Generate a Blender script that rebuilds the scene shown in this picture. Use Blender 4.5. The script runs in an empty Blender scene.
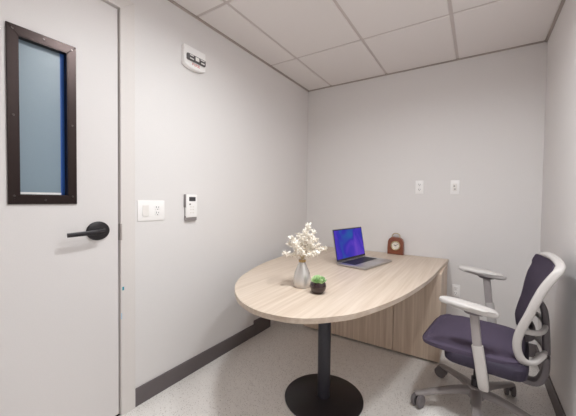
import bpy, bmesh, math, random
from mathutils import Vector, Matrix
random.seed(7)
C = bpy.context.scene.collection
PI = math.pi

# ---------------------------------------------------------------- room numbers
XL, YB, XR, ZC, YF = -1.741, 3.149, 0.440, 2.580, -0.75
CAM_H = 1.28

# ---------------------------------------------------------------- materials
def srgb(r, g, b):
    f = lambda c: (c/255/12.92) if c/255 <= .04045 else ((c/255+.055)/1.055)**2.4
    return (f(r), f(g), f(b), 1)

def mat(name, col, rough=.5, metal=0, spec=.5, coat=0, bump=0, bscale=200, alpha=1, trans=0):
    m = bpy.data.materials.new(name); m.use_nodes = True
    nt = m.node_tree; b = nt.nodes['Principled BSDF']
    b.inputs['Base Color'].default_value = col
    b.inputs['Roughness'].default_value = rough
    b.inputs['Metallic'].default_value = metal
    b.inputs['Specular IOR Level'].default_value = spec
    b.inputs['Coat Weight'].default_value = coat
    b.inputs['Transmission Weight'].default_value = trans
    tc = nt.nodes.new('ShaderNodeTexCoord')
    n = nt.nodes.new('ShaderNodeTexNoise'); n.inputs['Scale'].default_value = bscale; n.inputs['Detail'].default_value = 3
    nt.links.new(tc.outputs['Object'], n.inputs['Vector'])
    # faint tonal variation of the material itself
    mx = nt.nodes.new('ShaderNodeMixRGB'); mx.blend_type = 'MIX'
    mx.inputs[1].default_value = (col[0]*.965, col[1]*.965, col[2]*.965, 1)
    mx.inputs[2].default_value = (min(1, col[0]*1.035), min(1, col[1]*1.035), min(1, col[2]*1.035), 1)
    nt.links.new(n.outputs['Fac'], mx.inputs[0]); nt.links.new(mx.outputs[0], b.inputs['Base Color'])
    if bump:
        bp = nt.nodes.new('ShaderNodeBump'); bp.inputs['Strength'].default_value = bump; bp.inputs['Distance'].default_value = .002
        nt.links.new(n.outputs['Fac'], bp.inputs['Height']); nt.links.new(bp.outputs[0], b.inputs['Normal'])
    return m

def wood_mat(name, axis, dark, light, rough=.45):
    m = bpy.data.materials.new(name); m.use_nodes = True
    nt = m.node_tree; b = nt.nodes['Principled BSDF']; b.inputs['Roughness'].default_value = rough
    b.inputs['Specular IOR Level'].default_value = .35
    tc = nt.nodes.new('ShaderNodeTexCoord')
    def noise(scl, det, sc):
        mp = nt.nodes.new('ShaderNodeMapping')
        s = [sc, sc, sc]; s[axis] = sc*.028; mp.inputs['Scale'].default_value = s
        nt.links.new(tc.outputs['Object'], mp.inputs['Vector'])
        n = nt.nodes.new('ShaderNodeTexNoise'); n.inputs['Scale'].default_value = scl; n.inputs['Detail'].default_value = det
        n.inputs['Roughness'].default_value = .6
        nt.links.new(mp.outputs[0], n.inputs['Vector']); return n
    a = noise(1.0, 6, 55); c = noise(1.0, 2, 14)
    ad = nt.nodes.new('ShaderNodeMath'); ad.operation = 'MULTIPLY_ADD'; ad.inputs[1].default_value = .65
    nt.links.new(a.outputs['Fac'], ad.inputs[0])
    mu = nt.nodes.new('ShaderNodeMath'); mu.operation = 'MULTIPLY'; mu.inputs[1].default_value = .35
    nt.links.new(c.outputs['Fac'], mu.inputs[0]); nt.links.new(mu.outputs[0], ad.inputs[2])
    r = nt.nodes.new('ShaderNodeValToRGB')
    r.color_ramp.elements[0].position = .36; r.color_ramp.elements[0].color = dark
    r.color_ramp.elements[1].position = .62; r.color_ramp.elements[1].color = light
    nt.links.new(ad.outputs[0], r.inputs[0]); nt.links.new(r.outputs[0], b.inputs['Base Color'])
    return m

def floor_mat():
    m = bpy.data.materials.new('speckled_vinyl'); m.use_nodes = True
    nt = m.node_tree; b = nt.nodes['Principled BSDF']; b.inputs['Roughness'].default_value = .42
    b.inputs['Specular IOR Level'].default_value = .4
    tc = nt.nodes.new('ShaderNodeTexCoord')
    base = srgb(212, 203, 194)
    prev = None
    col = nt.nodes.new('ShaderNodeMixRGB'); col.inputs[1].default_value = srgb(228, 224, 220); col.inputs[2].default_value = srgb(240, 236, 232)
    n = nt.nodes.new('ShaderNodeTexNoise'); n.inputs['Scale'].default_value = 22; n.inputs['Detail'].default_value = 5
    nt.links.new(tc.outputs['Object'], n.inputs['Vector']); nt.links.new(n.outputs['Fac'], col.inputs[0])
    prev = col.outputs[0]
    for sc, th, cc, fac in ((75, .20, srgb(150, 140, 134), .75), (44, .18, srgb(244, 240, 234), .85), (100, .19, srgb(160, 146, 134), .7)):
        v = nt.nodes.new('ShaderNodeTexVoronoi'); v.inputs['Scale'].default_value = sc; v.inputs['Randomness'].default_value = 1
        nt.links.new(tc.outputs['Object'], v.inputs['Vector'])
        lt = nt.nodes.new('ShaderNodeMath'); lt.operation = 'LESS_THAN'; lt.inputs[1].default_value = th
        nt.links.new(v.outputs['Distance'], lt.inputs[0])
        ml = nt.nodes.new('ShaderNodeMath'); ml.operation = 'MULTIPLY'; ml.inputs[1].default_value = fac
        nt.links.new(lt.outputs[0], ml.inputs[0])
        mx = nt.nodes.new('ShaderNodeMixRGB'); mx.inputs[2].default_value = cc
        nt.links.new(ml.outputs[0], mx.inputs[0]); nt.links.new(prev, mx.inputs[1]); prev = mx.outputs[0]
    nt.links.new(prev, b.inputs['Base Color'])
    return m

def emit_mat(name, col, s):
    m = bpy.data.materials.new(name); m.use_nodes = True
    nt = m.node_tree; nt.nodes.clear()
    e = nt.nodes.new('ShaderNodeEmission'); e.inputs[0].default_value = col; e.inputs[1].default_value = s
    o = nt.nodes.new('ShaderNodeOutputMaterial'); nt.links.new(e.outputs[0], o.inputs[0]); return m

def screen_mat():
    m = bpy.data.materials.new('laptop_screen_glow'); m.use_nodes = True
    nt = m.node_tree; nt.nodes.clear()
    tc = nt.nodes.new('ShaderNodeTexCoord')
    n = nt.nodes.new('ShaderNodeTexNoise'); n.inputs['Scale'].default_value = 5; n.inputs['Detail'].default_value = 2; n.inputs['Distortion'].default_value = .8
    nt.links.new(tc.outputs['Object'], n.inputs['Vector'])
    r = nt.nodes.new('ShaderNodeValToRGB'); cr = r.color_ramp
    cr.elements[0].position = .30; cr.elements[0].color = srgb(52, 96, 172)
    cr.elements[1].position = .72; cr.elements[1].color = srgb(110, 76, 200)
    e2 = cr.elements.new(.45); e2.color = srgb(62, 58, 176)
    e3 = cr.elements.new(.58); e3.color = srgb(88, 64, 192)
    nt.links.new(n.outputs['Fac'], r.inputs[0])
    e = nt.nodes.new('ShaderNodeEmission'); e.inputs[1].default_value = .80
    nt.links.new(r.outputs[0], e.inputs[0])
    o = nt.nodes.new('ShaderNodeOutputMaterial'); nt.links.new(e.outputs[0], o.inputs[0]); return m

def mesh_fabric(name, c1, c2, scale):
    m = bpy.data.materials.new(name); m.use_nodes = True
    nt = m.node_tree; b = nt.nodes['Principled BSDF']; b.inputs['Roughness'].default_value = .85; b.inputs['Specular IOR Level'].default_value = .2
    tc = nt.nodes.new('ShaderNodeTexCoord')
    v = nt.nodes.new('ShaderNodeTexVoronoi'); v.inputs['Scale'].default_value = scale
    nt.links.new(tc.outputs['Object'], v.inputs['Vector'])
    mx = nt.nodes.new('ShaderNodeMixRGB'); mx.inputs[1].default_value = c1; mx.inputs[2].default_value = c2
    nt.links.new(v.outputs['Distance'], mx.inputs[0]); nt.links.new(mx.outputs[0], b.inputs['Base Color'])
    bp = nt.nodes.new('ShaderNodeBump'); bp.inputs['Strength'].default_value = .3; bp.inputs['Distance'].default_value = .001
    nt.links.new(v.outputs['Distance'], bp.inputs['Height']); nt.links.new(bp.outputs[0], b.inputs['Normal'])
    return m

M = dict(
    wall=mat('wall_paint', srgb(225, 222, 221), .75, spec=.2, bump=.06, bscale=260),
    door=mat('door_paint', srgb(223, 219, 218), .45, spec=.35, bump=.03, bscale=200),
    trim=mat('frame_paint', srgb(222, 217, 214), .45, spec=.35),
    tile=mat('ceiling_tile', srgb(228, 223, 221), .95, spec=.05, bump=.25, bscale=320),
    tee=mat('ceiling_grid_paint', srgb(200, 191, 188), .6, spec=.3),
    angle=mat('wall_angle_shadow_grey', srgb(172, 162, 156), .6, spec=.3),
    base=mat('vinyl_baseboard', srgb(104, 97, 98), .55, spec=.35),
    floor=floor_mat(),
    bronze=mat('bronze_metal', srgb(44, 33, 31), .30, metal=.7),
    screw=mat('screw_steel', srgb(84, 78, 76), .3, metal=1),
    glass=mat('grey_blue_glass', srgb(126, 144, 156), .34, spec=.5, coat=.0),
    blue=mat('blue_tape', srgb(36, 92, 176), .5),
    teal=mat('teal_tape', srgb(40, 142, 160), .5),
    pale=mat('pale_blue_edge', srgb(178, 205, 222), .35),
    black=mat('black_metal', srgb(34, 30, 34), .38, spec=.5),
    blackpost=mat('black_powder_coat', srgb(44, 42, 50), .40, spec=.5),
    dark=mat('dark_gap', srgb(30, 26, 26), .9, spec=.1),
    steel=mat('brushed_steel', srgb(178, 170, 166), .4, metal=.4),
    plastic=mat('white_plastic', srgb(246, 244, 243), .35, spec=.5),
    ivory=mat('white_device_plastic', srgb(232, 228, 224), .4),
    greyplastic=mat('grey_plastic', srgb(140, 134, 134), .45),
    lcd=mat('grey_display', srgb(70, 68, 70), .25),
    red=mat('red_ink', srgb(214, 108, 100), .6),
    lens=mat('clear_lens', srgb(92, 88, 90), .12, spec=.7),
    reflector=mat('lens_reflector', srgb(236, 234, 230), .2),
    wood_top=wood_mat('pale_oak_laminate_top', 1, srgb(190, 171, 153), srgb(211, 196, 181)),
    wood_front=wood_mat('pale_oak_laminate_front', 2, srgb(196, 174, 154), srgb(224, 206, 188)),
    silver=mat('silver_aluminium', srgb(190, 186, 186), .34, metal=.85),
    keys=mat('black_keys', srgb(38, 37, 44), .5),
    bezel=mat('black_glass_bezel', srgb(16, 16, 30), .15),
    screen=screen_mat(),
    clock=mat('red_brown_wood', srgb(130, 72, 50), .35, coat=.3, bump=.1, bscale=60),
    brass=mat('aged_brass', srgb(196, 180, 140), .3, metal=.8),
    dial=mat('cream_dial', srgb(232, 224, 212), .5),
    ink=mat('dark_ink', srgb(36, 32, 32), .6),
    vase=mat('pearly_silver_glaze', srgb(214, 210, 206), .16, metal=.45, coat=.6),
    twine=mat('tan_twine', srgb(176, 146, 98), .9, bump=.5, bscale=600),
    flower=mat('bleached_white_petals', srgb(247, 242, 234), .8, spec=.2),
    stem=mat('pale_straw_stem', srgb(214, 196, 160), .8),
    pot=mat('dark_brown_glaze', srgb(48, 26, 28), .14, coat=.6),
    soil=mat('dark_soil', srgb(52, 40, 32), .95, bump=.6, bscale=300),
    leafa=mat('green_succulent', srgb(132, 172, 112), .45),
    leafb=mat('pale_green_succulent', srgb(176, 206, 150), .45),
    purple=mesh_fabric('purple_seat_fabric', srgb(74, 64, 82), srgb(92, 82, 100), 420),
    purpledark=mat('dark_purple_seat_shell', srgb(48, 40, 58), .7),
    netting=mesh_fabric('dark_purple_mesh', srgb(44, 36, 52), srgb(82, 72, 88), 330),
    chairlight=mat('light_grey_nylon', srgb(196, 191, 188), .42),
    chairgrey=mat('mid_grey_nylon', srgb(160, 153, 152), .42),
    chairdark=mat('dark_grey_nylon', srgb(112, 105, 108), .4),
    wheel=mat('caster_grey', srgb(118, 112, 114), .45),
)
M['led'] = emit_mat('led_diffuser', (.955, .988, 1.0, 1), 158.0)
M['led_fill'] = emit_mat('led_diffuser_fill', (.955, .988, 1.0, 1), 118.0)  # for the added lamp that fills in the right side

# ---------------------------------------------------------------- mesh helpers
def obj(name, bm, material, parent=None, smooth=False, loc=None):
    me = bpy.data.meshes.new(name)
    bmesh.ops.recalc_face_normals(bm, faces=bm.faces[:])
    bm.to_mesh(me); bm.free()
    me.materials.append(material)
    if smooth:
        for p in me.polygons: p.use_smooth = True
        me.set_sharp_from_angle(angle=math.radians(42))
    o = bpy.data.objects.new(name, me); C.objects.link(o)
    if parent is not None: o.parent = parent
    if loc is not None: o.location = loc
    return o

def new(): return bmesh.new()

def merge(bm, other):
    me = bpy.data.meshes.new('tmp'); other.to_mesh(me); other.free()
    bm.from_mesh(me); bpy.data.meshes.remove(me)

def box(bm, a, b, bev=0, seg=2, mtx=None):
    t = bmesh.new(); r = bmesh.ops.create_cube(t, size=1)
    for v in t.verts:
        v.co = Vector([(a[i]+b[i])/2 + v.co[i]*(b[i]-a[i]) for i in range(3)])
    if bev: bmesh.ops.bevel(t, geom=t.edges[:], offset=bev, segments=seg, profile=.5, affect='EDGES')
    if mtx is not None: t.transform(mtx)
    merge(bm, t); return bm

def prism(bm, pts, z0, z1, bev=0, mtx=None, seg=3):
    t = bmesh.new()
    lo = [t.verts.new((x, y, z0)) for x, y in pts]; hi = [t.verts.new((x, y, z1)) for x, y in pts]
    f0 = t.faces.new(list(reversed(lo))); f1 = t.faces.new(hi)
    n = len(pts)
    for i in range(n): t.faces.new((lo[i], lo[(i+1) % n], hi[(i+1) % n], hi[i]))
    if bev:
        es = [e for e in t.edges if (e in f0.edges[:]) or (e in f1.edges[:])]
        bmesh.ops.bevel(t, geom=es, offset=bev, segments=seg, profile=.5, affect='EDGES')
    if mtx is not None: t.transform(mtx)
    merge(bm, t); return bm

def lathe(bm, prof, n=40, mtx=None):
    t = bmesh.new(); rings = []
    for r, z in prof:
        if r < 1e-6: rings.append([t.verts.new((0, 0, z))])
        else: rings.append([t.verts.new((r*math.cos(2*PI*k/n), r*math.sin(2*PI*k/n), z)) for k in range(n)])
    for a, b in zip(rings, rings[1:]):
        for k in range(n):
            k2 = (k+1) % n
            if len(a) == 1 and len(b) == 1: continue
            if len(a) == 1: t.faces.new((a[0], b[k], b[k2]))
            elif len(b) == 1: t.faces.new((a[k], a[k2], b[0]))
            else: t.faces.new((a[k], a[k2], b[k2], b[k]))
    if mtx is not None: t.transform(mtx)
    merge(bm, t); return bm

def smooth_path(pts, n=6):
    P = [Vector(p) for p in pts]
    out = []
    for i in range(len(P)-1):
        p0 = P[max(i-1, 0)]; p1 = P[i]; p2 = P[i+1]; p3 = P[min(i+2, len(P)-1)]
        for k in range(n):
            t = k/n
            out.append(.5*((2*p1)+(-p0+p2)*t+(2*p0-5*p1+4*p2-p3)*t*t+(-p0+3*p1-3*p2+p3)*t**3))
    out.append(P[-1]); return out

def tube(bm, pts, ra, rb=None, n=12, up=(0, 0, 1), sq=1.0, cap=True, sm=0):
    """sweep an (super)elliptic section; ra along 'side', rb along the other axis; lists allowed"""
    P = smooth_path(pts, sm) if sm else [Vector(p) for p in pts]
    L = len(P)
    def val(r, i):
        if isinstance(r, (list, tuple)):
            u = i/(L-1)*(len(r)-1); k = min(int(u), len(r)-2); return r[k]+(r[k+1]-r[k])*(u-k)
        return r
    rb = ra if rb is None else rb
    t = bmesh.new(); rings = []; up = Vector(up)
    for i, p in enumerate(P):
        d = (P[min(i+1, L-1)]-P[max(i-1, 0)]).normalized()
        s = d.cross(up)
        if s.length < 1e-4: s = d.cross(Vector((1, 0, 0)))
        s.normalize(); w = s.cross(d).normalized()
        A, B = val(ra, i), val(rb, i); ring = []
        for k in range(n):
            a = 2*PI*k/n; c, q = math.cos(a), math.sin(a)
            c = math.copysign(abs(c)**sq, c); q = math.copysign(abs(q)**sq, q)
            ring.append(t.verts.new(p+s*(A*c)+w*(B*q)))
        rings.append(ring)
    for a, b in zip(rings, rings[1:]):
        for k in range(n): t.faces.new((a[k], a[(k+1) % n], b[(k+1) % n], b[k]))
    if cap: t.faces.new(list(reversed(rings[0]))); t.faces.new(rings[-1])
    merge(bm, t); return bm

def slab(bm, ctr, size, p=3.2, q=2.6, nu=40, nv=14, warp=None):
    """rounded cushion: superellipse in plan and in section"""
    t = bmesh.new(); rows = []
    sg = lambda v, e: math.copysign(abs(v)**e, v)
    for j in range(nv+1):
        ph = -PI/2+PI*j/nv
        if j in (0, nv):
            rows.append([t.verts.new((0, 0, sg(math.sin(ph), 2/q)))]); continue
        cr = abs(math.cos(ph))**(2/q); z = sg(math.sin(ph), 2/q)
        rows.append([t.verts.new((cr*sg(math.cos(2*PI*k/nu), 2/p), cr*sg(math.sin(2*PI*k/nu), 2/p), z)) for k in range(nu)])
    for a, b in zip(rows, rows[1:]):
        for k in range(nu):
            k2 = (k+1) % nu
            if len(a) == 1: t.faces.new((a[0], b[k2], b[k]))
            elif len(b) == 1: t.faces.new((a[k], a[k2], b[0]))
            else: t.faces.new((a[k], a[k2], b[k2], b[k]))
    for v in t.verts:
        v.co = Vector((v.co.x*size[0]/2, v.co.y*size[1]/2, v.co.z*size[2]/2))
        if warp: v.co = warp(v.co)
        v.co += Vector(ctr)
    merge(bm, t); return bm

def cyl(bm, a, b, r, n=24, r2=None, bev=0):
    a, b = Vector(a), Vector(b); d = b-a; L = d.length
    r2 = r if r2 is None else r2
    mtx = Matrix.Translation(a) @ d.to_track_quat('Z', 'Y').to_matrix().to_4x4()
    if bev: prof = [(0, 0), (r-bev, 0), (r, bev), (r2, L-bev), (r2-bev, L), (0, L)]
    else: prof = [(0, 0), (r, 0), (r2, L), (0, L)]
    return lathe(bm, prof, n, mtx)

# ---------------------------------------------------------------- tagging helpers
def tag(o, label, cat, group=None):
    o['label'] = label; o['category'] = cat
    if group: o['group'] = group
    return o
def thing(name, label, cat, loc, rz=0, group=None):
    o = bpy.data.objects.new(name, None); C.objects.link(o); o.empty_display_size = .05
    o.location = loc; o.rotation_euler = (0, 0, rz); return tag(o, label, cat, group)
def struct(name, bm, m, parent=None, smooth=False):
    o = obj(name, bm, m, parent, smooth); o['kind'] = 'structure'; return o

# ================================================================ THE SETTING
T = .12
b = new(); box(b, (XL-T, YF-T, -.06), (XR+T, YB+T, 0)); struct('floor', b, M['floor'])
b = new(); box(b, (XL-T, YB, 0), (XR+T, YB+T, ZC+.16)); struct('wall_back', b, M['wall'])
b = new(); box(b, (XR, YF, 0), (XR+T, YB, ZC+.16)); struct('wall_right', b, M['wall'])
b = new(); box(b, (XL-T, YF-T, 0), (XR+T, YF, ZC+.16)); struct('wall_front', b, M['wall'])
DY0, DY1, DZ = 0.0, .915, 2.346           # door leaf
b = new()
box(b, (XL-T, .93, 0), (XL, YB, ZC+.16)); box(b, (XL-T, YF, 0), (XL, -.015, ZC+.16)); box(b, (XL-T, -.015, 2.36), (XL, .93, ZC+.16))
struct('wall_left', b, M['wall'])

# ceiling: tegular tiles (one object), grid tees as its child
gx = [XL, -1.440, -.822, -.188, XR]; gy = [YF, -.345, .560, 1.465, 2.370, YB]
LIGHTS = ((-.600, 1.150), (.126, 1.290))
HX, HY = .125, .125
b = new(); tw = .011
for i in range(4):
    for j in range(5):
        x0 = gx[i]+(tw if i else .018); x1 = gx[i+1]-(tw if i < 3 else .018)
        y0 = gy[j]+(tw if j else .018); y1 = gy[j+1]-(tw if j < 4 else .018)
        if (i, j) in ((2, 2), (3, 2)): continue        # the lamps' bays are built below
        box(b, (x0, y0, ZC), (x1, y1, ZC+.02), .004, 1)
for k, (lx, ly) in enumerate(LIGHTS):
    i, j = ((2, 2), (3, 2))[k]
    x0, x1, y0, y1 = gx[i]+tw, gx[i+1]-(tw if i < 3 else .018), gy[j]+tw, gy[j+1]-tw
    box(b, (x0, y0, ZC), (lx-HX, y1, ZC+.02)); box(b, (lx+HX, y0, ZC), (x1, y1, ZC+.02))
    box(b, (lx-HX, y0, ZC), (lx+HX, ly-HY, ZC+.02)); box(b, (lx-HX, ly+HY, ZC), (lx+HX, y1, ZC+.02))
ceil = struct('ceiling', b, M['tile'])
b = new()
for x in gx[1:4]: box(b, (x-.0115, YF, ZC+.006), (x+.0115, YB, ZC+.03))
for y in gy[1:5]: box(b, (XL, y-.0115, ZC+.0065), (XR, y+.0115, ZC+.0305))
o = obj('ceiling_grid', b, M['tee'], ceil)
b = new(); box(b, (XL-T, YF-T, ZC+.12), (XR+T, YB+T, ZC+.16)); obj('plenum_slab', b, M['tee'], ceil)
# wall angle round the edge of the ceiling; its grey paints in the shadow line
b = new()
box(b, (XL, YF, ZC-.006), (XL+.018, YB, ZC+.012)); box(b, (XR-.018, YF, ZC-.006), (XR, YB, ZC+.012))
box(b, (XL, YB-.018, ZC-.006), (XR, YB, ZC+.012)); box(b, (XL, YF, ZC-.006), (XR, YF+.018, ZC+.012))
struct('trim_1', b, M['angle'])

# recessed ceiling lamp, plus a second unseen one added to even out the walls (just above the top edge of the photograph)
for (lx, ly), mname, lab in ((LIGHTS[0], 'led', 'square white recessed ceiling lamp on the door side, above the near end of the desk'),
                             (LIGHTS[1], 'led_fill', 'square white recessed ceiling lamp added nearest the right wall to even out the light')):
    t = thing('ceiling_light', lab, 'light', (lx, ly, ZC), 0, 'recessed ceiling lamps')
    b = new()
    box(b, (-HX, -HY, -.004), (-HX+.014, HY, .09)); box(b, (HX-.014, -HY, -.004), (HX, HY, .09))
    box(b, (-HX+.014, -HY, -.004), (HX-.014, -HY+.014, .09)); box(b, (-HX+.014, HY-.014, -.004), (HX-.014, HY, .09))
    obj('frame', b, M['trim'], t)
    b = new(); vs = [b.verts.new(c) for c in ((-HX+.014, -HY+.014, .028), (-HX+.014, HY-.014, .028), (HX-.014, HY-.014, .028), (HX-.014, -HY+.014, .028))]
    b.faces.new(vs)
    me = bpy.data.meshes.new('diffuser'); b.normal_update(); b.to_mesh(me); b.free(); me.materials.append(M[mname])
    o = bpy.data.objects.new('diffuser', me); C.objects.link(o); o.parent = t

# baseboards
b = new(); box(b, (XL, 1.006, 0), (XL+.010, 2.16, .112), .002, 1)
box(b, (XL, 2.15, 0), (XL+.013, 2.41, .146), .003, 1)            # stitching ghost, shaped as a thicker end block under the desk
struct('baseboard_left', b, M['base'])
b = new(); box(b, (XL+.010, YB-.010, 0), (XR, YB, .112), .002, 1); struct('baseboard_back', b, M['base'])
b = new(); box(b, (XR-.010, YF, 0), (XR, YB-.010, .112), .002, 1); struct('baseboard_right', b, M['base'])

# door frame with mitred head
FX = XL+.014
def yzprism(bm, pts, x0, x1, bev=0):
    mtx = Matrix(((0, 0, 1, 0), (1, 0, 0, 0), (0, 1, 0, 0), (0, 0, 0, 1)))
    return prism(bm, pts, x0, x1, bev, mtx)
b = new()
JI, JO, HI, HO = .922, 1.006, 2.352, 2.421
yzprism(b, [(JI, 0), (JO, 0), (JO, HO), (JI, HI)], XL-.10, FX, .002)
yzprism(b, [(JI, HI+.0005), (JO, HO+.0005), (-.012-(JO-JI), HO+.0005), (-.012, HI+.0005)], XL-.10, FX, .002)
yzprism(b, [(-.012, 0), (-.012, HI), (-.012-(JO-JI), HO), (-.012-(JO-JI), 0)], XL-.10, FX, .002)
# stop behind the leaf
box(b, (XL-.075, .905, 0), (XL-.055, JI, HI)); box(b, (XL-.075, -.012, HI-.02), (XL-.055, JI, HI)); box(b, (XL-.075, -.012, 0), (XL-.055, .01, HI))
frame = struct('trim_2', b, M['trim'])
b = new(); box(b, (XL-.044, JI-.0015, 1.035), (FX+.0012, JI+.006, 1.13), .001, 1); obj('strike_plate', b, M['steel'], frame)
b = new(); box(b, (FX-.001, JI+.006, .742), (FX+.0015, JI+.016, .762)); obj('tape_scrap', b, M['teal'], frame)
b = new(); box(b, (FX-.001, JI-.001, .575), (FX+.0015, JI+.004, .61)); obj('tape_scrap', b, M['pale'], frame)
b = new(); box(b, (XL-.11, -.012, 0), (XL-.002, JI, .006), .002, 1); obj('threshold', b, M['dark'], frame)

# door leaf (with an opening for the vision pane)
DX0, DX1 = XL-.050, XL-.004
WY0, WY1, WZ0, WZ1 = .477, .667, 1.287, 1.996      # pane opening
b = new()
box(b, (DX0, DY0, .012), (DX1, WY0, DZ)); box(b, (DX0, WY1, .012), (DX1, DY1, DZ))
box(b, (DX0, WY0, .012), (DX1, WY1, WZ0)); box(b, (DX0, WY0, WZ1), (DX1, WY1, DZ))
bmesh.ops.remove_doubles(b, verts=b.verts[:], dist=1e-5)
door = struct('door_1', b, M['door'])
# bronze vision frame
b = new(); OY0, OY1, OZ0, OZ1 = .438, .704, 1.245, 2.038
ox0, ox1 = DX1-.001, DX1+.009
for pts in ([(OY0, OZ0), (OY1, OZ0), (WY1, WZ0), (WY0, WZ0)], [(OY1, OZ0), (OY1, OZ1), (WY1, WZ1), (WY1, WZ0)],
            [(OY1, OZ1), (OY0, OZ1), (WY0, WZ1), (WY1, WZ1)], [(OY0, OZ1), (OY0, OZ0), (WY0, WZ0), (WY0, WZ1)]):
    yzprism(b, pts, ox0, ox1, .0015)
for (ya, yb_, za, zb) in ((WY0, WY0+.003, WZ0, WZ1), (WY1-.003, WY1, WZ0, WZ1), (WY0, WY1, WZ0, WZ0+.003), (WY0, WY1, WZ1-.003, WZ1)):
    box(b, (DX1-.030, ya, za), (ox1-.001, yb_, zb))
vf = obj('vision_frame', b, M['bronze'], door)
for (y, z) in ((.458, 2.017), (.571, 2.019), (.685, 2.017), (.458, 1.64), (.685, 1.64), (.458, 1.283), (.571, 1.265), (.685, 1.283)):
    b = new(); cyl(b, (ox1-.001, y, z), (ox1+.0022, y, z), .0055, 12, .004); obj('screw', b, M['screw'], vf)
b = new(); box(b, (DX1-.032, WY0, WZ0), (DX1-.026, WY1, WZ1)); pane = obj('glass_pane', b, M['glass'], door)
b = new(); box(b, (DX1-.026, WY1-.020, WZ0+.003), (DX1-.0245, WY1-.004, WZ1-.003)); obj('blue_edge_tape', b, M['blue'], pane)
b = new(); box(b, (DX1-.026, WY0+.003, WZ0+.003), (DX1-.0245, WY0+.012, WZ1-.003)); obj('pale_edge_film', b, M['pale'], pane)
b = new(); box(b, (DX1-.026, WY0+.012, WZ0+.004), (DX1-.023, WY1-.020, WZ0+.014)); obj('white_bead', b, M['plastic'], pane)
# lever handle
HYc, HZ = .806, 1.098
b = new(); lathe(b, [(0, 0), (.044, 0), (.046, .003), (.044, .010), (.036, .0135), (0, .0135)], 40, Matrix.Translation((DX1, HYc, HZ)) @ Matrix.Diagonal((1, 1.30, 1.12, 1)) @ Matrix.Rotation(PI/2, 4, 'Y'))
cyl(b, (DX1+.012, HYc, HZ), (DX1+.058, HYc, HZ), .012, 20, .011)
hd = obj('door_handle', b, M['black'], door, True)
b = new(); tube(b, [(DX1+.052, HYc+.012, HZ), (DX1+.057, HYc-.03, HZ-.001), (DX1+.060, HYc-.08, HZ-.003), (DX1+.059, HYc-.165, HZ-.006)], [.0085, .0075, .0065, .006], [.014, .013, .012, .011], 12, sq=.7, sm=5)
obj('lever', b, M['black'], hd, True)
b = new(); cyl(b, (DX1+.056, HYc, HZ), (DX1+.0605, HYc, HZ), .0055, 12); obj('lock_button', b, M['steel'], hd)

# ================================================================ WALL FITTINGS
def wallm(loc, side):
    """local frame: x right, y up, z out of the wall"""
    if side == 'L': r = Matrix(((0, 0, 1), (1, 0, 0), (0, 1, 0)))
    else: r = Matrix(((1, 0, 0), (0, 0, -1), (0, 1, 0)))
    return Matrix.Translation(loc) @ r.to_4x4()

def fit_obj(name, build, m, parent, mtx, smooth=False):
    bb = new(); build(bb); bb.transform(mtx); return obj(name, bb, m, parent, smooth)

def receptacle(parent, mtx, cx, cy, w, h, material=None):
    r = fit_obj('receptacle', lambda q: box(q, (cx-w/2, cy-h/2, .004), (cx+w/2, cy+h/2, .0085), .0025, 2), material or M['plastic'], parent, mtx, True)
    def slots(q):
        box(q, (cx-.009, cy-.001, .0080), (cx-.0058, cy+.010, .0088)); box(q, (cx+.0058, cy-.001, .0080), (cx+.009, cy+.009, .0088))
        cyl(q, (cx, cy-.009, .0080), (cx, cy-.009, .0088), .0030, 10)
    fit_obj('slots', slots, M['ink'], r, mtx)

# two-gang plate beside the door: rocker switch and outlet
t = thing('switch_plate', 'white double wall plate beside the door with a rocker switch and an outlet', 'switch', (XL, 1.118, 1.2015))
W = wallm((0, 0, 0), 'L')
pl = fit_obj('plate', lambda q: box(q, (-.092, -.064, 0), (.092, .064, .006), .003, 2), M['plastic'], t, W, True)
rk = fit_obj('rocker_switch', lambda q: prism(q, [(-.033, .004), (.033, .004), (.033, .007), (0, .0085), (-.033, .012)], -.061, -.020, .001, Matrix(((0, 0, 1, 0), (1, 0, 0, 0), (0, 1, 0, 0), (0, 0, 0, 1)))), M['ivory'], t, W)
receptacle(t, W, .040, .017, .036, .030); receptacle(t, W, .040, -.017, .036, .030)

# wall controller with display in a cradle
t = thing('wall_controller', 'white handheld controller with small dark display in a grey wall cradle', 'remote control', (XL, 1.417, 1.218))
fit_obj('body', lambda q: box(q, (-.048, -.072, .006), (.048, .092, .026), .006, 3), M['plastic'], t, W, True)
fit_obj('cradle', lambda q: (box(q, (-.050, -.094, 0), (.048, -.060, .020), .004, 2), box(q, (-.054, .0, 0), (-.044, .092, .020), .002, 1), box(q, (-.045, -.09, 0), (.045, .08, .006))), M['greyplastic'], t, W, True)
fit_obj('display', lambda q: box(q, (-.026, .044, .0255), (.030, .074, .0268), .001, 1), M['lcd'], t, W)
for (bx, by) in ((-.018, .022), (.010, .004), (.010, -.016), (-.012, .004), (-.012, -.016), (-.012, -.038), (.010, -.038)):
    fit_obj('button', lambda q: box(q, (bx-.007, by-.005, .0255), (bx+.007, by+.005, .0275), .001, 1), M['greyplastic'] if by > .01 else M['ivory'], t, W)

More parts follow.
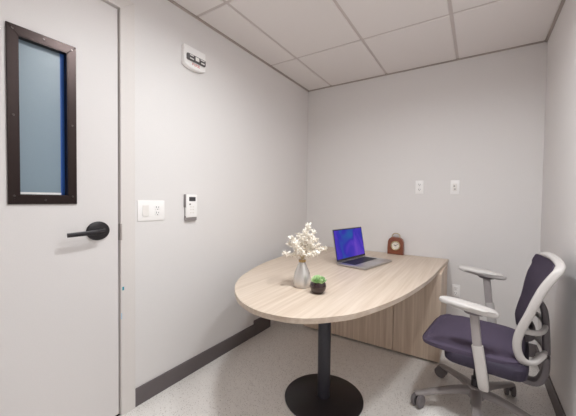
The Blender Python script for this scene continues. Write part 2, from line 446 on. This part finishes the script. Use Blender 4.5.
# alarm strobe high on the left wall
t = thing('wall_alarm', 'white fire alarm strobe high on the left wall with clear lens', 'alarm', (XL, 1.435, 2.262))
def sbody(q):
    pts = [(-.094, -.052), (-.06, -.066), (0, -.073), (.06, -.066), (.094, -.052), (.094, .076), (-.094, .076)]
    prism(q, pts, 0, .034, .006)
fit_obj('housing', sbody, M['plastic'], t, W, True)
lensm = fit_obj('lens', lambda q: box(q, (-.080, -.026, .033), (.082, .018, .052), .008, 3), M['lens'], t, W, True)
fit_obj('reflector', lambda q: box(q, (-.014, -.016, .0515), (.018, .010, .054), .002, 2), M['reflector'], lensm, W, True)
fit_obj('reflector', lambda q: (box(q, (-.062, -.018, .0515), (-.030, -.012, .0535)), box(q, (-.062, .004, .0515), (-.030, .010, .0535))), M['reflector'], lensm, W)
fit_obj('reflector', lambda q: (box(q, (.036, -.018, .0515), (.066, -.010, .0535)), box(q, (.030, .004, .0515), (.066, .010, .0535))), M['reflector'], lensm, W)
def text_mesh(s, size):
    cu = bpy.data.curves.new('txt', 'FONT'); cu.body = s; cu.size = size; cu.align_x = 'CENTER'; cu.align_y = 'CENTER'; cu.extrude = .0004
    to = bpy.data.objects.new('txt', cu); C.objects.link(to)
    dg = bpy.context.evaluated_depsgraph_get(); me = bpy.data.meshes.new_from_object(to.evaluated_get(dg))
    bpy.data.objects.remove(to); q = new(); q.from_mesh(me); bpy.data.meshes.remove(me); return q
q = text_mesh('FIRE', .026); q.transform(W @ Matrix.Translation((.006, -.040, .0345)) @ Matrix.Scale(1.5, 4, (1, 0, 0))); obj('lettering', q, M['red'], t)

# outlets on the back wall
B = wallm((0, 0, 0), 'B')
def single_plate(loc, label, kind, w=.037, h=.065):
    t = thing('wall_outlet', label, 'outlet', loc)
    fit_obj('plate', lambda q: box(q, (-w, -h, 0), (w, h, .006), .003, 2), M['plastic'], t, B, True)
    if kind == 'duplex':
        receptacle(t, B, 0, .024, .034, .034); receptacle(t, B, 0, -.024, .034, .034)
    else:
        r = fit_obj('jack_insert', lambda q: box(q, (-.018, -.034, .004), (.018, .034, .0085), .002, 2), M['ivory'], t, B, True)
        fit_obj('jack_port', lambda q: (box(q, (-.011, .006, .008), (.001, .016, .0092)), box(q, (-.005, -.022, .008), (.006, -.012, .0092))), M['greyplastic'], r, B)
single_plate((-.484, YB, 1.419), 'white duplex outlet on the back wall, left of two plates above the desk', 'duplex')
single_plate((-.181, YB, 1.415), 'white data jack plate on the back wall, right of two plates above the desk', 'data')
single_plate((-.150, YB, .458), 'low white outlet on the back wall just right of the desk corner', 'duplex', .033, .056)

# ================================================================ DESK
ZT, TH = .745, .026
half = [(-.216, 3.140), (-.240, 2.70), (-.268, 2.25), (-.345, 1.75), (-.455, 1.40), (-.552, 1.250), (-.660, 1.155), (-.775, 1.120), (-.900, 1.122),
        (-1.042, 1.178), (-1.178, 1.284), (-1.290, 1.415), (-1.395, 1.612), (-1.508, 1.985), (-1.564, 2.44), (-1.600, 2.80), (-1.610, 3.140)]
outl = [(v.x, v.y) for v in smooth_path([(x, y, 0) for x, y in half], 6)]
PC = (-.812, 1.730)
t = thing('desk', 'pale oak laminate desk with rounded end on a black round pedestal', 'desk', (PC[0], PC[1], 0))
loc = [(x-PC[0], y-PC[1]) for x, y in outl]
b = new(); prism(b, loc, ZT-TH, ZT, .003); obj('tabletop', b, M['wood_top'], t, True)
b = new(); lathe(b, [(0, .012), (.041, .012), (.041, ZT-TH-.006), (0, ZT-TH-.006)], 36); obj('post', b, M['blackpost'], t, True)
b = new(); lathe(b, [(0, 0), (.250, 0), (.252, .003), (.252, .008), (.244, .0125), (0, .014)], 64); obj('base_plate', b, M['black'], t, True)
b = new(); box(b, (-.11, -.11, ZT-TH-.006), (.11, .11, ZT-TH), .001, 1); obj('top_bracket', b, M['black'], t)

# cabinet under the far end of the desk
CX0, CX1, CY0, CY1 = -1.445, -.222, 2.580, 3.120
CZ = ZT-TH
t = thing('cabinet', 'low oak laminate cabinet with flat doors under the far end of the desk', 'cabinet', ((CX0+CX1)/2, CY0, 0))
ox = (CX0+CX1)/2
b = new(); box(b, (CX0-ox, .020, .018), (CX1-ox, CY1-CY0, CZ-.001), .001, 1); obj('body', b, M['wood_front'], t)
b = new(); box(b, (CX0-ox+.012, .03, 0), (CX1-ox-.012, CY1-CY0, .018)); obj('plinth', b, M['dark'], t)
for (xa, xb) in ((CX0, -1.102), (-1.098, -.579), (-.575, CX1)):
    b = new(); box(b, (xa-ox, 0, .016), (xb-ox, .019, CZ-.004), .001, 1); obj('door', b, M['wood_front'], t)

# ================================================================ LAPTOP
lh = Vector((-.968, 2.275, 0)); lr = Vector((-.878, 2.737, 0)); ux = (lr-lh).normalized()   # hinge line
LW, LD, LS = .470, .262, .288
rz = math.atan2(ux.y, ux.x)
t = thing('laptop', 'open silver laptop on the desk with a blue and purple lit screen', 'laptop', (lh.x, lh.y, ZT), rz)
b = new(); box(b, (0, -LD, .004), (LW, 0, .019), .003, 2); base = obj('base', b, M['silver'], t, True)
for fx in (.03, LW-.03):
    for fy in (-.03, -LD+.03): obj('rubber_foot', cyl(new(), (fx, fy, 0), (fx, fy, .005), .009, 12), M['keys'], base)
b = new(); box(b, (.045, -.145, .0185), (LW-.045, -.020, .0195))
kw = (LW-.10)/14
for r in range(6):
    for c in range(14):
        x0 = .050+c*kw; y0 = -.142+r*.0200
        box(b, (x0+.0012, y0+.0012, .019), (x0+kw-.0012, y0+.019, .0212))
obj('keyboard', b, M['keys'], base)
b = new(); box(b, (LW/2-.085, -.252, .0187), (LW/2+.085, -.158, .0193), .0003, 1); obj('trackpad', b, mat('trackpad_grey', srgb(172, 168, 170), .3, metal=.5), base)
LID = math.radians(10.5)
lm = Matrix.Translation((0, .002, .019)) @ Matrix.Rotation(-LID, 4, 'X')
b = new(); box(b, (0, -.004, 0), (LW, .004, LS-.012), .003, 2); b.transform(lm); lid = obj('lid', b, M['silver'], t, True)
b = new(); box(b, (.004, -.0052, .006), (LW-.004, -.0038, LS-.016)); b.transform(lm); obj('bezel', b, M['bezel'], lid)
b = new(); box(b, (.012, -.0060, .022), (LW-.012, -.0050, LS-.024)); b.transform(lm); obj('screen', b, M['screen'], lid)
b = new(); cyl(b, (.05, .002, .016), (LW-.05, .002, .016), .006, 12); obj('hinge', b, M['keys'], lid)

# ================================================================ MANTEL CLOCK
t = thing('desk_clock', 'small red-brown clock with cream dial and metal handle on the desk', 'clock', (-.686, 3.112, ZT), math.radians(-3))
t.scale = (1.04, 1.04, 1.04)
def cbody(q):
    pts = [(-.074, 0), (.074, 0), (.073, .06), (.071, .120), (.061, .148), (.038, .164), (-.038, .164), (-.061, .148), (-.071, .120), (-.073, .06)]
    prism(q, pts, -.028, .028, .006, Matrix(((1, 0, 0, 0), (0, 0, -1, 0), (0, 1, 0, 0), (0, 0, 0, 1))))
b = new(); cbody(b); obj('case', b, M['clock'], t, True)
CM = Matrix.Translation((.004, -.028, .086)) @ Matrix.Rotation(PI/2, 4, 'X')
b = new(); lathe(b, [(.034, 0), (.045, 0), (.045, .005), (.041, .008), (.038, .005), (.034, .003)], 40, CM); obj('bezel', b, M['brass'], t, True)
b = new(); lathe(b, [(0, .001), (.040, .001), (.040, .0035), (0, .0035)], 40, CM); dl = obj('dial', b, M['dial'], t)
b = new()
for k in range(12):
    a = k*PI/6; q = new(); box(q, (-.0012, .030, .0034), (.0012, .037, .0042)); q.transform(CM @ Matrix.Rotation(a, 4, 'Z')); merge(b, q)
obj('hour_marks', b, M['ink'], dl)
for a, l, w in ((math.radians(62), .018, .0026), (math.radians(-58), .026, .0020)):
    q = new(); box(q, (-w, -.004, .0042), (w, l, .0050)); q.transform(CM @ Matrix.Rotation(a, 4, 'Z')); obj('clock_hand', q, M['ink'], dl)
b = new(); tube(b, [(-.034, 0, .160), (-.036, 0, .180), (-.022, 0, .197), (0, 0, .202), (.022, 0, .197), (.036, 0, .180), (.034, 0, .160)], .0042, n=10, up=(0, 1, 0), sm=5); obj('handle', b, M['brass'], t, True)

# ================================================================ VASE AND DRIED FLOWERS
VX, VY = -.905, 1.590
t = tag(obj('vase', lathe(new(), [(0, 0), (.046, 0), (.052, .006), (.0555, .028), (.054, .056), (.046, .090), (.033, .120), (.0215, .146), (.0175, .160), (.0205, .169), (.0195, .170), (.0155, .160), (.016, .14), (.03, .11), (.03, .02), (0, .02)], 48), M['vase'], None, True, (VX, VY, ZT)),
        'pear-shaped silvery white vase standing on the desk beside the small succulent', 'vase')
b = new()
for k in range(4):
    ring = [(.0205*math.cos(a), .0205*math.sin(a), round(.155+k*.0040, 4)) for a in [2*PI*i/24 for i in range(25)]]
    tube(b, ring, .0023, n=6)
obj('twine', b, M['twine'], t, True)

t = thing('dried_flowers', 'bunch of bleached white dried flower sprigs standing in the silvery vase', 'flowers', (VX, VY, ZT+.03))
RT = Vector((math.cos(math.radians(28)), math.sin(math.radians(28)), 0)); FD = Vector((-RT.y, RT.x, 0))
tips = [(-.120, .030, .245), (-.135, -.04, .195), (-.105, .00, .285), (-.075, -.06, .255), (-.055, .05, .300), (-.025, -.03, .280), (-.01, .05, .330), (.006, .00, .365),
        (.022, -.05, .310), (.045, .04, .325), (.060, -.02, .280), (.085, .04, .240), (.128, .00, .225), (.075, -.07, .205), (-.03, -.09, .225), (.03, .09, .25)]
def sprig(tip, seed):
    rnd = random.Random(seed); bb = new(); st = new()
    lat, dep, hz = tip
    lat = (lat*.80 if lat < 0 else lat)+.020*(hz-.158)/.15; hz -= .016
    end = RT*lat+FD*dep+Vector((0, 0, hz))
    P = smooth_path([Vector((lat*.03, dep*.03, .0)), Vector((lat*.05, dep*.05, .10)), RT*lat*.12+FD*dep*.12+Vector((0, 0, .158)), RT*lat*.55+FD*dep*.55+Vector((0, 0, .158+(hz-.158)*.62)), end], 6)
    tube(st, P, [.0016, .0008], n=5)
    n = len(P); start = int(n*.60)
    for i in range(start, n):
        p = P[i]; d = (P[min(i+1, n-1)]-P[max(i-1, 0)]).normalized()
        for k in range(9):
            v = Vector((rnd.gauss(0, 1), rnd.gauss(0, 1), rnd.gauss(0, .8))).normalized()
            dirn = (v+d*.55).normalized(); L = rnd.uniform(.016, .030); w = L*rnd.uniform(.20, .32)
            s = dirn.cross(Vector((rnd.random(), rnd.random(), rnd.random()))).normalized(); nn = s.cross(dirn)
            base = p+dirn*.001
            mid = base+dirn*L*.55+nn*.0015; tp = base+dirn*L
            vs = [bb.verts.new(base), bb.verts.new(mid+s*w), bb.verts.new(tp), bb.verts.new(mid-s*w), bb.verts.new(mid+nn*.0022), bb.verts.new(mid-nn*.0012)]
            for f in ((0, 1, 4), (1, 2, 4), (2, 3, 4), (3, 0, 4), (1, 0, 5), (2, 1, 5), (3, 2, 5), (0, 3, 5)): bb.faces.new([vs[q] for q in f])
    so = obj('sprig', bb, M['flower'], t); obj('stem', st, M['stem'], so)
for k, tp in enumerate(tips): sprig(tp, 100+k)

# ================================================================ SUCCULENT
PX, PY_ = -.765, 1.532
t = thing('potted_succulent', 'small green succulent in a round dark brown pot in front of the vase', 'plant', (PX, PY_, ZT))
b = new(); lathe(b, [(0, 0), (.028, 0), (.032, .004), (.044, .022), (.048, .040), (.044, .058), (.037, .067), (.034, .066), (.038, .055), (0, .055)], 40); obj('pot', b, M['pot'], t, True)
b = new(); lathe(b, [(.039, .052), (.036, .062), (.02, .066), (0, .067)], 24); obj('soil', b, M['soil'], t, True)
def leaf(bb, base, d, L, w):
    d = d.normalized(); s = d.cross(Vector((0, 0, 1)));
    if s.length < .05: s = Vector((1, 0, 0))
    s.normalize(); n = s.cross(d)
    P = [base, base+d*L*.3, base+d*L*.7+n*L*.08, base+d*L+n*L*.22]
    tube(bb, P, [w*.5, w, w*.85, w*.1], [w*.35, w*.5, w*.4, w*.08], 8, up=n, sm=3)
rnd = random.Random(5)
for k, (rx, ry, rz_, sc) in enumerate(((0, 0, .066, 1.05), (.024, .006, .063, .8), (-.022, .012, .063, .85), (.004, -.024, .063, .8), (-.014, -.018, .064, .7), (.016, .022, .063, .75), (.026, -.016, .062, .65))):
    bb = new()
    for ring, (cnt, el, L) in enumerate(((7, .35, .026), (6, .75, .022), (4, 1.15, .017))):
        for i in range(cnt):
            a = 2*PI*i/cnt+ring*.5+k
            leaf(bb, Vector((rx, ry, rz_+.006*ring)), Vector((math.cos(a)*math.cos(el), math.sin(a)*math.cos(el), math.sin(el))), 1.45*L*sc, .0085*sc)
    obj('leaf_rosette', bb, M['leafa'] if k % 2 else M['leafb'], t, True)

# ================================================================ TASK CHAIR
CHX, CHY, CHR = .020, 2.150, math.radians(-6.3)
t = thing('office_chair', 'grey and purple mesh-back task chair on casters beside the right wall', 'chair', (CHX, CHY, 0), CHR)
# seat cushion (faces -x)
def seatwarp(c):
    u = (c.x+.24)/.48                       # 0 front .. 1 rear
    if u < .35:
        k = (.35-u)/.35
        c.z -= .034*k*k*(1 if c.z > 0 else .6)
        if c.z < 0: c.z += .020*k
    c.z += .010*(abs(c.y)/.27)**2*(1 if c.z > 0 else 0)
    c.y *= (1-.05*max(0, u-.55)/.45)
    return c
b = new(); slab(b, (-.022, -.008, .448), (.500, .565, .066), 5.5, 3.0, 64, 18, seatwarp); obj('seat_cushion', b, M['purple'], t, True)
b = new(); slab(b, (.052, -.008, .417), (.390, .578, .098), 7, 4.5, 48, 14); obj('seat_shell', b, M['purpledark'], t, True)
b = new(); box(b, (-.09, -.085, .318), (.11, .085, .378), .018, 3); obj('tilt_mechanism', b, M['chairdark'], t, True)
b = new(); tube(b, [(-.03, .08, .35), (-.03, .20, .352), (-.03, .255, .353)], .006, n=10); tube(b, [(-.03, .225, .353), (-.03, .29, .353)], .012, .006, 10); obj('adjust_lever', b, M['chairdark'], t, True)

# backrest ring frame
prof = [(.340, .955), (.314, .915), (.288, .865), (.264, .800), (.240, .720), (.212, .640), (.197, .575), (.200, .515), (.222, .474), (.262, .468), (.300, .492)]
HWs = [.214, .226, .230, .234, .234, .232, .230, .228, .222, .190, .120]
near = [(x, -w, z) for (x, z), w in zip(prof, HWs)]
far = [(x, w, z) for (x, z), w in zip(prof, HWs)]
ring = list(reversed(near)) + [(.352, -.165, .975), (.360, 0, .985), (.352, .165, .978)] + far
b = new(); tube(b, ring, .0125, .0195, 14, up=(.9, 0, .35), sm=5, sq=.7); bf = obj('back_frame', b, M['chairlight'], t, True)
# mesh panel stretched in front of the ring
cols = 14; rows_ = []
pp = smooth_path([(x, 0, z) for x, z in [(.322, .972)]+[(x-.016, z) for x, z in prof[1:8]]], 4)
ww = smooth_path([(w, 0, 0) for w in [.195]+HWs[1:8]], 4)
b = new()
def panel_layer(dx):
    R_ = []
    for p, w in zip(pp, ww):
        R_.append([b.verts.new((p.x+dx+.030*(1-(2*c/cols-1)**2), (2*c/cols-1)*w.x, p.z)) for c in range(cols+1)])
    return R_
A = panel_layer(-.004); D = panel_layer(.004)
for R_ in (A, D):
    for i in range(len(R_)-1):
        for c in range(cols): b.faces.new((R_[i][c], R_[i][c+1], R_[i+1][c+1], R_[i+1][c]))
for i in range(len(A)-1):
    for c in (0, cols): b.faces.new((A[i][c], A[i+1][c], D[i+1][c], D[i][c]))
for c in range(cols):
    for i in (0, len(A)-1): b.faces.new((A[i][c], A[i][c+1], D[i][c+1], D[i][c]))
bmsh = obj('back_mesh', b, M['netting'], t, True)
for o in (bf, bmsh):                       # the back leans a little more on its far side
    for v in o.data.vertices:
        k = min(1, max(0, (v.co.z-.50)/.45))
        a = math.radians(8.5)*k*k
        x, y = v.co.x, v.co.y
        v.co.x = x*math.cos(a)-y*math.sin(a)-.022*k; v.co.y = x*math.sin(a)+y*math.cos(a)-.042*k
# spine curving under the seat, cross brackets
b = new(); tube(b, [(.262, 0, .745), (.288, 0, .728), (.306, 0, .680), (.314, 0, .580), (.318, 0, .440), (.312, 0, .345), (.276, 0, .285), (.19, 0, .295), (.09, 0, .345)], [.030, .034, .036, .036, .034, .034], [.013, .016, .018, .020, .020, .018], 12, up=(0, 0, 1), sq=.7, sm=6)
obj('spine', b, M['chairdark'], t, True)
b = new()
for s in (-1, 1):
    tube(b, [(.312, s*.01, .610), (.300, s*.10, .612), (.270, s*.180, .618), (.214, s*.222, .628)], [.013, .011], [.016, .013], 10, sm=5, sq=.8)
    tube(b, [(.316, s*.01, .470), (.300, s*.08, .478), (.280, s*.125, .485)], [.012, .011], [.015, .013], 10, sm=4, sq=.8)
obj('back_bracket', b, M['chairlight'], t, True)
b = new(); tube(b, [(.235, -.14, .575), (.255, -.07, .565), (.262, 0, .560), (.255, .07, .565), (.235, .14, .575)], .010, .028, 12, sm=5, sq=.7); obj('lumbar_pad', b, M['chairdark'], t, True)

# arms (the far one is raised higher)
for s, zt in ((-1, .722), (1, .796)):
    yy = s*.297
    def aw(c):
        c.z -= .016*(c.x/.145)
        c.y *= (1-.16*(c.x/.145)**2)
        if c.z < 0: c.x *= .94; c.y *= .86
        return c
    b = new(); slab(b, (-.014, yy, zt-.003), (.290, .090, .044), 3.4, 3, 48, 12, aw); pad = obj('arm_pad', b, M['chairlight'], t, True)
    b = new(); slab(b, (.012, yy, zt-.026), (.155, .056, .030), 2.6, 2.6, 32, 10, lambda c: Vector((c.x*(1 if c.z > 0 else .62), c.y, c.z))); obj('pad_plate', b, M['chairdark'], pad, True)
    zs = zt-.205
    b = new(); tube(b, [(.012, yy, zt-.035), (.030, yy, zs), (.040, yy, zs-.06)], .0135, .022, 12, up=(1, 0, 0), sq=.6); obj('arm_post', b, M['chairgrey'], pad, True)
    b = new(); tube(b, [(.030, yy, zs+.005), (.046, yy, zs-.09), (.060, yy-s*.002, .330), (.063, yy-s*.012, .302), (.063, yy-s*.03, .292)], [.017, .017, .017, .016], [.0265, .0265, .025, .022], 14, up=(1, 0, 0), sq=.55, sm=4)
    obj('arm_sleeve', b, M['chairlight'], pad, True)
    b = new(); tube(b, [(.063, yy-s*.018, .302), (.058, yy-s*.10, .318), (.035, s*.06, .346)], .020, .012, 12, sq=.7, sm=4); obj('arm_support', b, M['chairdark'], pad, True)

# gas lift, hub, legs, casters
b = new(); cyl(b, (0, 0, .028), (0, 0, .200), .027, 24); cyl(b, (0, 0, .200), (0, 0, .330), .017, 24); obj('gas_lift', b, M['black'], t, True)
b = new(); lathe(b, [(0, .082), (.045, .082), (.052, .095), (.050, .135), (.042, .150), (.028, .152), (0, .152)], 32); obj('hub', b, M['chairgrey'], t, True)
for deg in (55, 127, 207, 271, 343):
    a = math.radians(deg)-CHR; d = Vector((math.cos(a), math.sin(a), 0)); sd = Vector((-d.y, d.x, 0)); R0 = .335
    b = new(); tube(b, [d*.030+Vector((0, 0, .120)), d*.12+Vector((0, 0, .118)), d*.22+Vector((0, 0, .102)), d*R0+Vector((0, 0, .080)), d*(R0+.026)+Vector((0, 0, .074))], [.030, .026, .023, .021, .016], [.026, .021, .017, .014, .010], 12, sq=.75, sm=4)
    leg = obj('leg', b, M['chairgrey'], t, True)
    b = new(); ca = a+.7; cd = Vector((math.cos(ca), math.sin(ca), 0)); cs = Vector((-cd.y, cd.x, 0)); ctr = d*R0+cd*.014+Vector((0, 0, .0385))
    for s in (-1, 1): cyl(b, ctr+cs*(s*.007), ctr+cs*(s*.030), .038, 24, bev=.005)
    cyl(b, ctr-cs*.02, ctr+cs*.02, .007, 12)
    cyl(b, d*R0+Vector((0, 0, .040)), d*R0+Vector((0, 0, .082)), .0065, 12)
    obj('caster', b, M['wheel'], leg, True)

# ================================================================ WORLD, CAMERA
w = bpy.data.worlds.new('world'); bpy.context.scene.world = w; w.use_nodes = True
w.node_tree.nodes['Background'].inputs[0].default_value = (.5, .5, .5, 1); w.node_tree.nodes['Background'].inputs[1].default_value = .2
F, YAW, PITCH, ROLL = 297.033, 0.5680, 0.02747, 0.01241
f_ = Vector((-math.sin(YAW)*math.cos(PITCH), math.cos(YAW)*math.cos(PITCH), -math.sin(PITCH)))
r_ = Vector((math.cos(YAW), math.sin(YAW), 0)); u_ = r_.cross(f_)
c_, s_ = math.cos(ROLL), math.sin(ROLL)
R1 = r_*c_+u_*s_; U1 = u_*c_-r_*s_
cam = bpy.data.cameras.new('camera'); co = bpy.data.objects.new('camera', cam); C.objects.link(co)
cam.sensor_width = 36; cam.sensor_fit = 'HORIZONTAL'; cam.lens = 36*F/576; cam.clip_start = .02
co.matrix_world = Matrix(((R1.x, U1.x, -f_.x, 0), (R1.y, U1.y, -f_.y, 0), (R1.z, U1.z, -f_.z, CAM_H), (0, 0, 0, 1)))
sc = bpy.context.scene; sc.camera = co
sc.view_settings.view_transform = 'Standard'; sc.view_settings.look = 'None'; sc.view_settings.gamma = 1
sc.view_settings.use_curve_mapping = False; sc.view_settings.exposure = 0.10
sc.cycles.max_bounces = 12; sc.cycles.diffuse_bounces = 8; sc.cycles.glossy_bounces = 4
